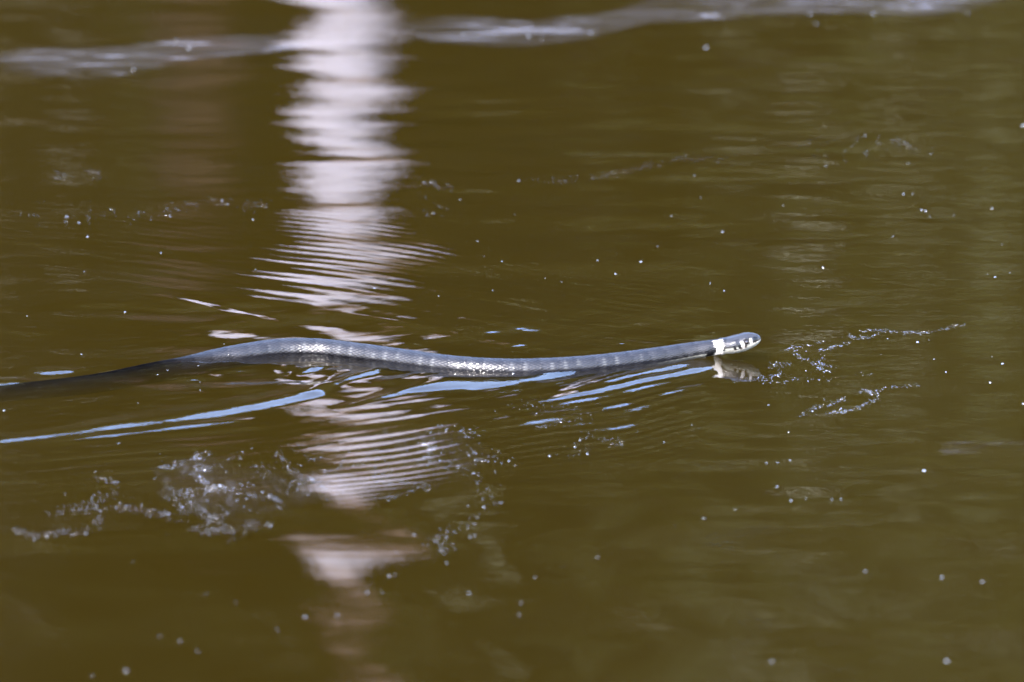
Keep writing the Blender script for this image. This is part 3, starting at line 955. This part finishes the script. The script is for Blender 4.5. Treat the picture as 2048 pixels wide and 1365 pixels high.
# lone bubbles: photo column, row, radius in mm
LONE = [(926, 68, 2.2), (1057, 73, 2.0), (1083, 78, 1.4), (1182, 66, 1.8), (1412, 96, 1.8), (1632, 48, 1.8), (1620, 29, 1.6), (1747, 28, 1.4), (1935, 28, 1.9),
        (267, 140, 2.1), (352, 80, 1.6), (378, 98, 1.7), (2046, 252, 2.2), (1037, 363, 1.3), (1388, 353, 1.2), (1402, 396, 1.2), (1343, 432, 1.1), (1567, 411, 1.2),
        (1445, 463, 1.4), (1315, 494, 1.0), (1282, 526, 1.2), (1231, 548, 1.1), (1090, 556, 1.1), (1123, 563, 1.1), (1004, 525, 1.2), (1195, 523, 1.0), (1646, 536, 1.4),
        (1786, 473, 1.1), (1843, 420, 1.2), (1851, 422, 1.1), (1859, 434, 1.2), (1908, 430, 1.2), (1984, 417, 1.6), (1807, 388, 1.0), (1825, 388, 1.1), (2004, 490, 1.1),
        (1652, 334, 1.5), (1816, 329, 1.3), (1862, 309, 1.3), (1730, 271, 1.2), (1810, 285, 1.2), (1990, 555, 1.3), (1975, 549, 1.1), (2020, 546, 1.4), (1420, 567, 1.0),
        (1448, 582, 1.0), (968, 514, 1.0), (955, 482, 0.9), (1030, 430, 0.9), (749, 578, 1.1), (985, 581, 1.0), (877, 593, 0.9), (511, 538, 1.1), (168, 543, 1.0), (322, 506, 1.1),
        (250, 624, 1.3), (54, 633, 1.0), (133, 434, 1.6), (158, 446, 1.6), (175, 474, 1.2), (340, 433, 1.3), (444, 402, 1.3), (455, 409, 1.2), (506, 440, 1.3), (862, 365, 1.1),
        (848, 366, 1.1), (920, 400, 1.1), (867, 426, 1.1), (1980, 766, 2.1), (2005, 728, 1.5), (1892, 745, 1.4), (1868, 719, 1.4), (1848, 941, 2.0), (1984, 714, 1.0),
        (1835, 685, 1.4), (1775, 678, 1.1), (1858, 681, 0.9), (1762, 709, 0.9), (1612, 703, 1.2), (1612, 742, 1.0), (1725, 811, 1.8), (1682, 818, 1.1), (1625, 823, 1.2),
        (2047, 808, 1.4), (1384, 851, 1.2), (1328, 884, 1.0), (1537, 811, 1.1), (1533, 926, 1.4), (1580, 921, 1.1), (1555, 925, 0.9), (1577, 865, 1.1), (1073, 829, 1.4),
        (1206, 820, 1.0), (1150, 894, 1.4), (1175, 908, 1.2), (1099, 912, 1.2), (1160, 880, 1.1), (1018, 922, 1.2), (1030, 932, 1.0), (990, 944, 1.3), (947, 946, 1.2),
        (1582, 1003, 1.6), (1612, 999, 1.5), (1664, 1001, 1.4), (1682, 1000, 1.1), (1407, 1038, 1.5), (1470, 1020, 1.1), (1554, 973, 1.1), (1348, 1053, 1.1), (1730, 1142, 2.0),
        (1965, 1163, 1.9), (1884, 1154, 1.5), (1544, 1322, 2.0), (1893, 1322, 2.0), (1042, 1207, 1.6), (1038, 1230, 1.4), (1195, 1115, 1.3), (1070, 1156, 1.4), (1128, 1134, 1.0),
        (950, 1072, 1.8), (940, 1075, 1.5), (893, 1126, 1.6), (828, 1070, 1.5), (795, 1104, 1.4), (938, 1187, 1.5), (790, 1150, 1.8), (778, 1153, 1.6), (735, 1187, 1.6), (765, 1186, 1.5),
        (675, 1232, 1.6), (266, 1125, 1.5), (237, 887, 1.2), (472, 1206, 1.5), (555, 1260, 1.6), (395, 1302, 1.5), (184, 1353, 1.9), (252, 1342, 1.6), (360, 1281, 1.4), (610, 1235, 1.3),
        (412, 1188, 1.2), (320, 1273, 1.1), (420, 1070, 1.3), (540, 1052, 1.4), (172, 1070, 1.3), (200, 1060, 1.2), (68, 1082, 1.1), (95, 1070, 1.2), (28, 1062, 1.1), (480, 968, 1.4),
        (525, 985, 1.4), (595, 980, 1.2), (625, 958, 1.5), (645, 973, 1.3), (338, 1028, 1.1), (400, 953, 1.8), (440, 971, 1.4), (385, 990, 1.2), (190, 944, 0.9), (130, 987, 0.9),
        (1026, 751, 1.3), (936, 1012, 1.2), (968, 1015, 1.1), (955, 1036, 1.0), (877, 1073, 1.2), (335, 741, 0.9), (315, 749, 1.1), (163, 709, 1.0), (448, 687, 0.8), (400, 763, 0.8),
        (397, 732, 0.9), (276, 807, 0.9), (8, 823, 1.0), (400, 782, 0.9)]
dv, df = dome(14, 5)
proto = None
for px, py, r in LONE:
    q = at(px, py)
    z = float(water_z(np.array([q[0]]), np.array([q[1]]))[0])
    if proto is None:
        proto = mesh_obj('bubble', dv, df, M['bubble'])
        o = proto
    else:
        o = proto.copy(); COL.objects.link(o)
    o.location = (q[0], q[1], z - 0.0001)
    k = r / 1000 * rnd.choice((0.45, 0.55, 0.65, 0.75, 0.9)) * rnd.uniform(0.85, 1.1) * (0.72 if py > 1040 else 1.0)
    o.scale = (k, k * rnd.uniform(0.85, 1.1), k * rnd.uniform(0.75, 1.0))
    o.rotation_euler = (0, 0, rnd.uniform(0, 6.28))
    tag(o, 'single pale bubble floating apart on the brown water', 'bubble', 'lone bubbles scattered over the water')
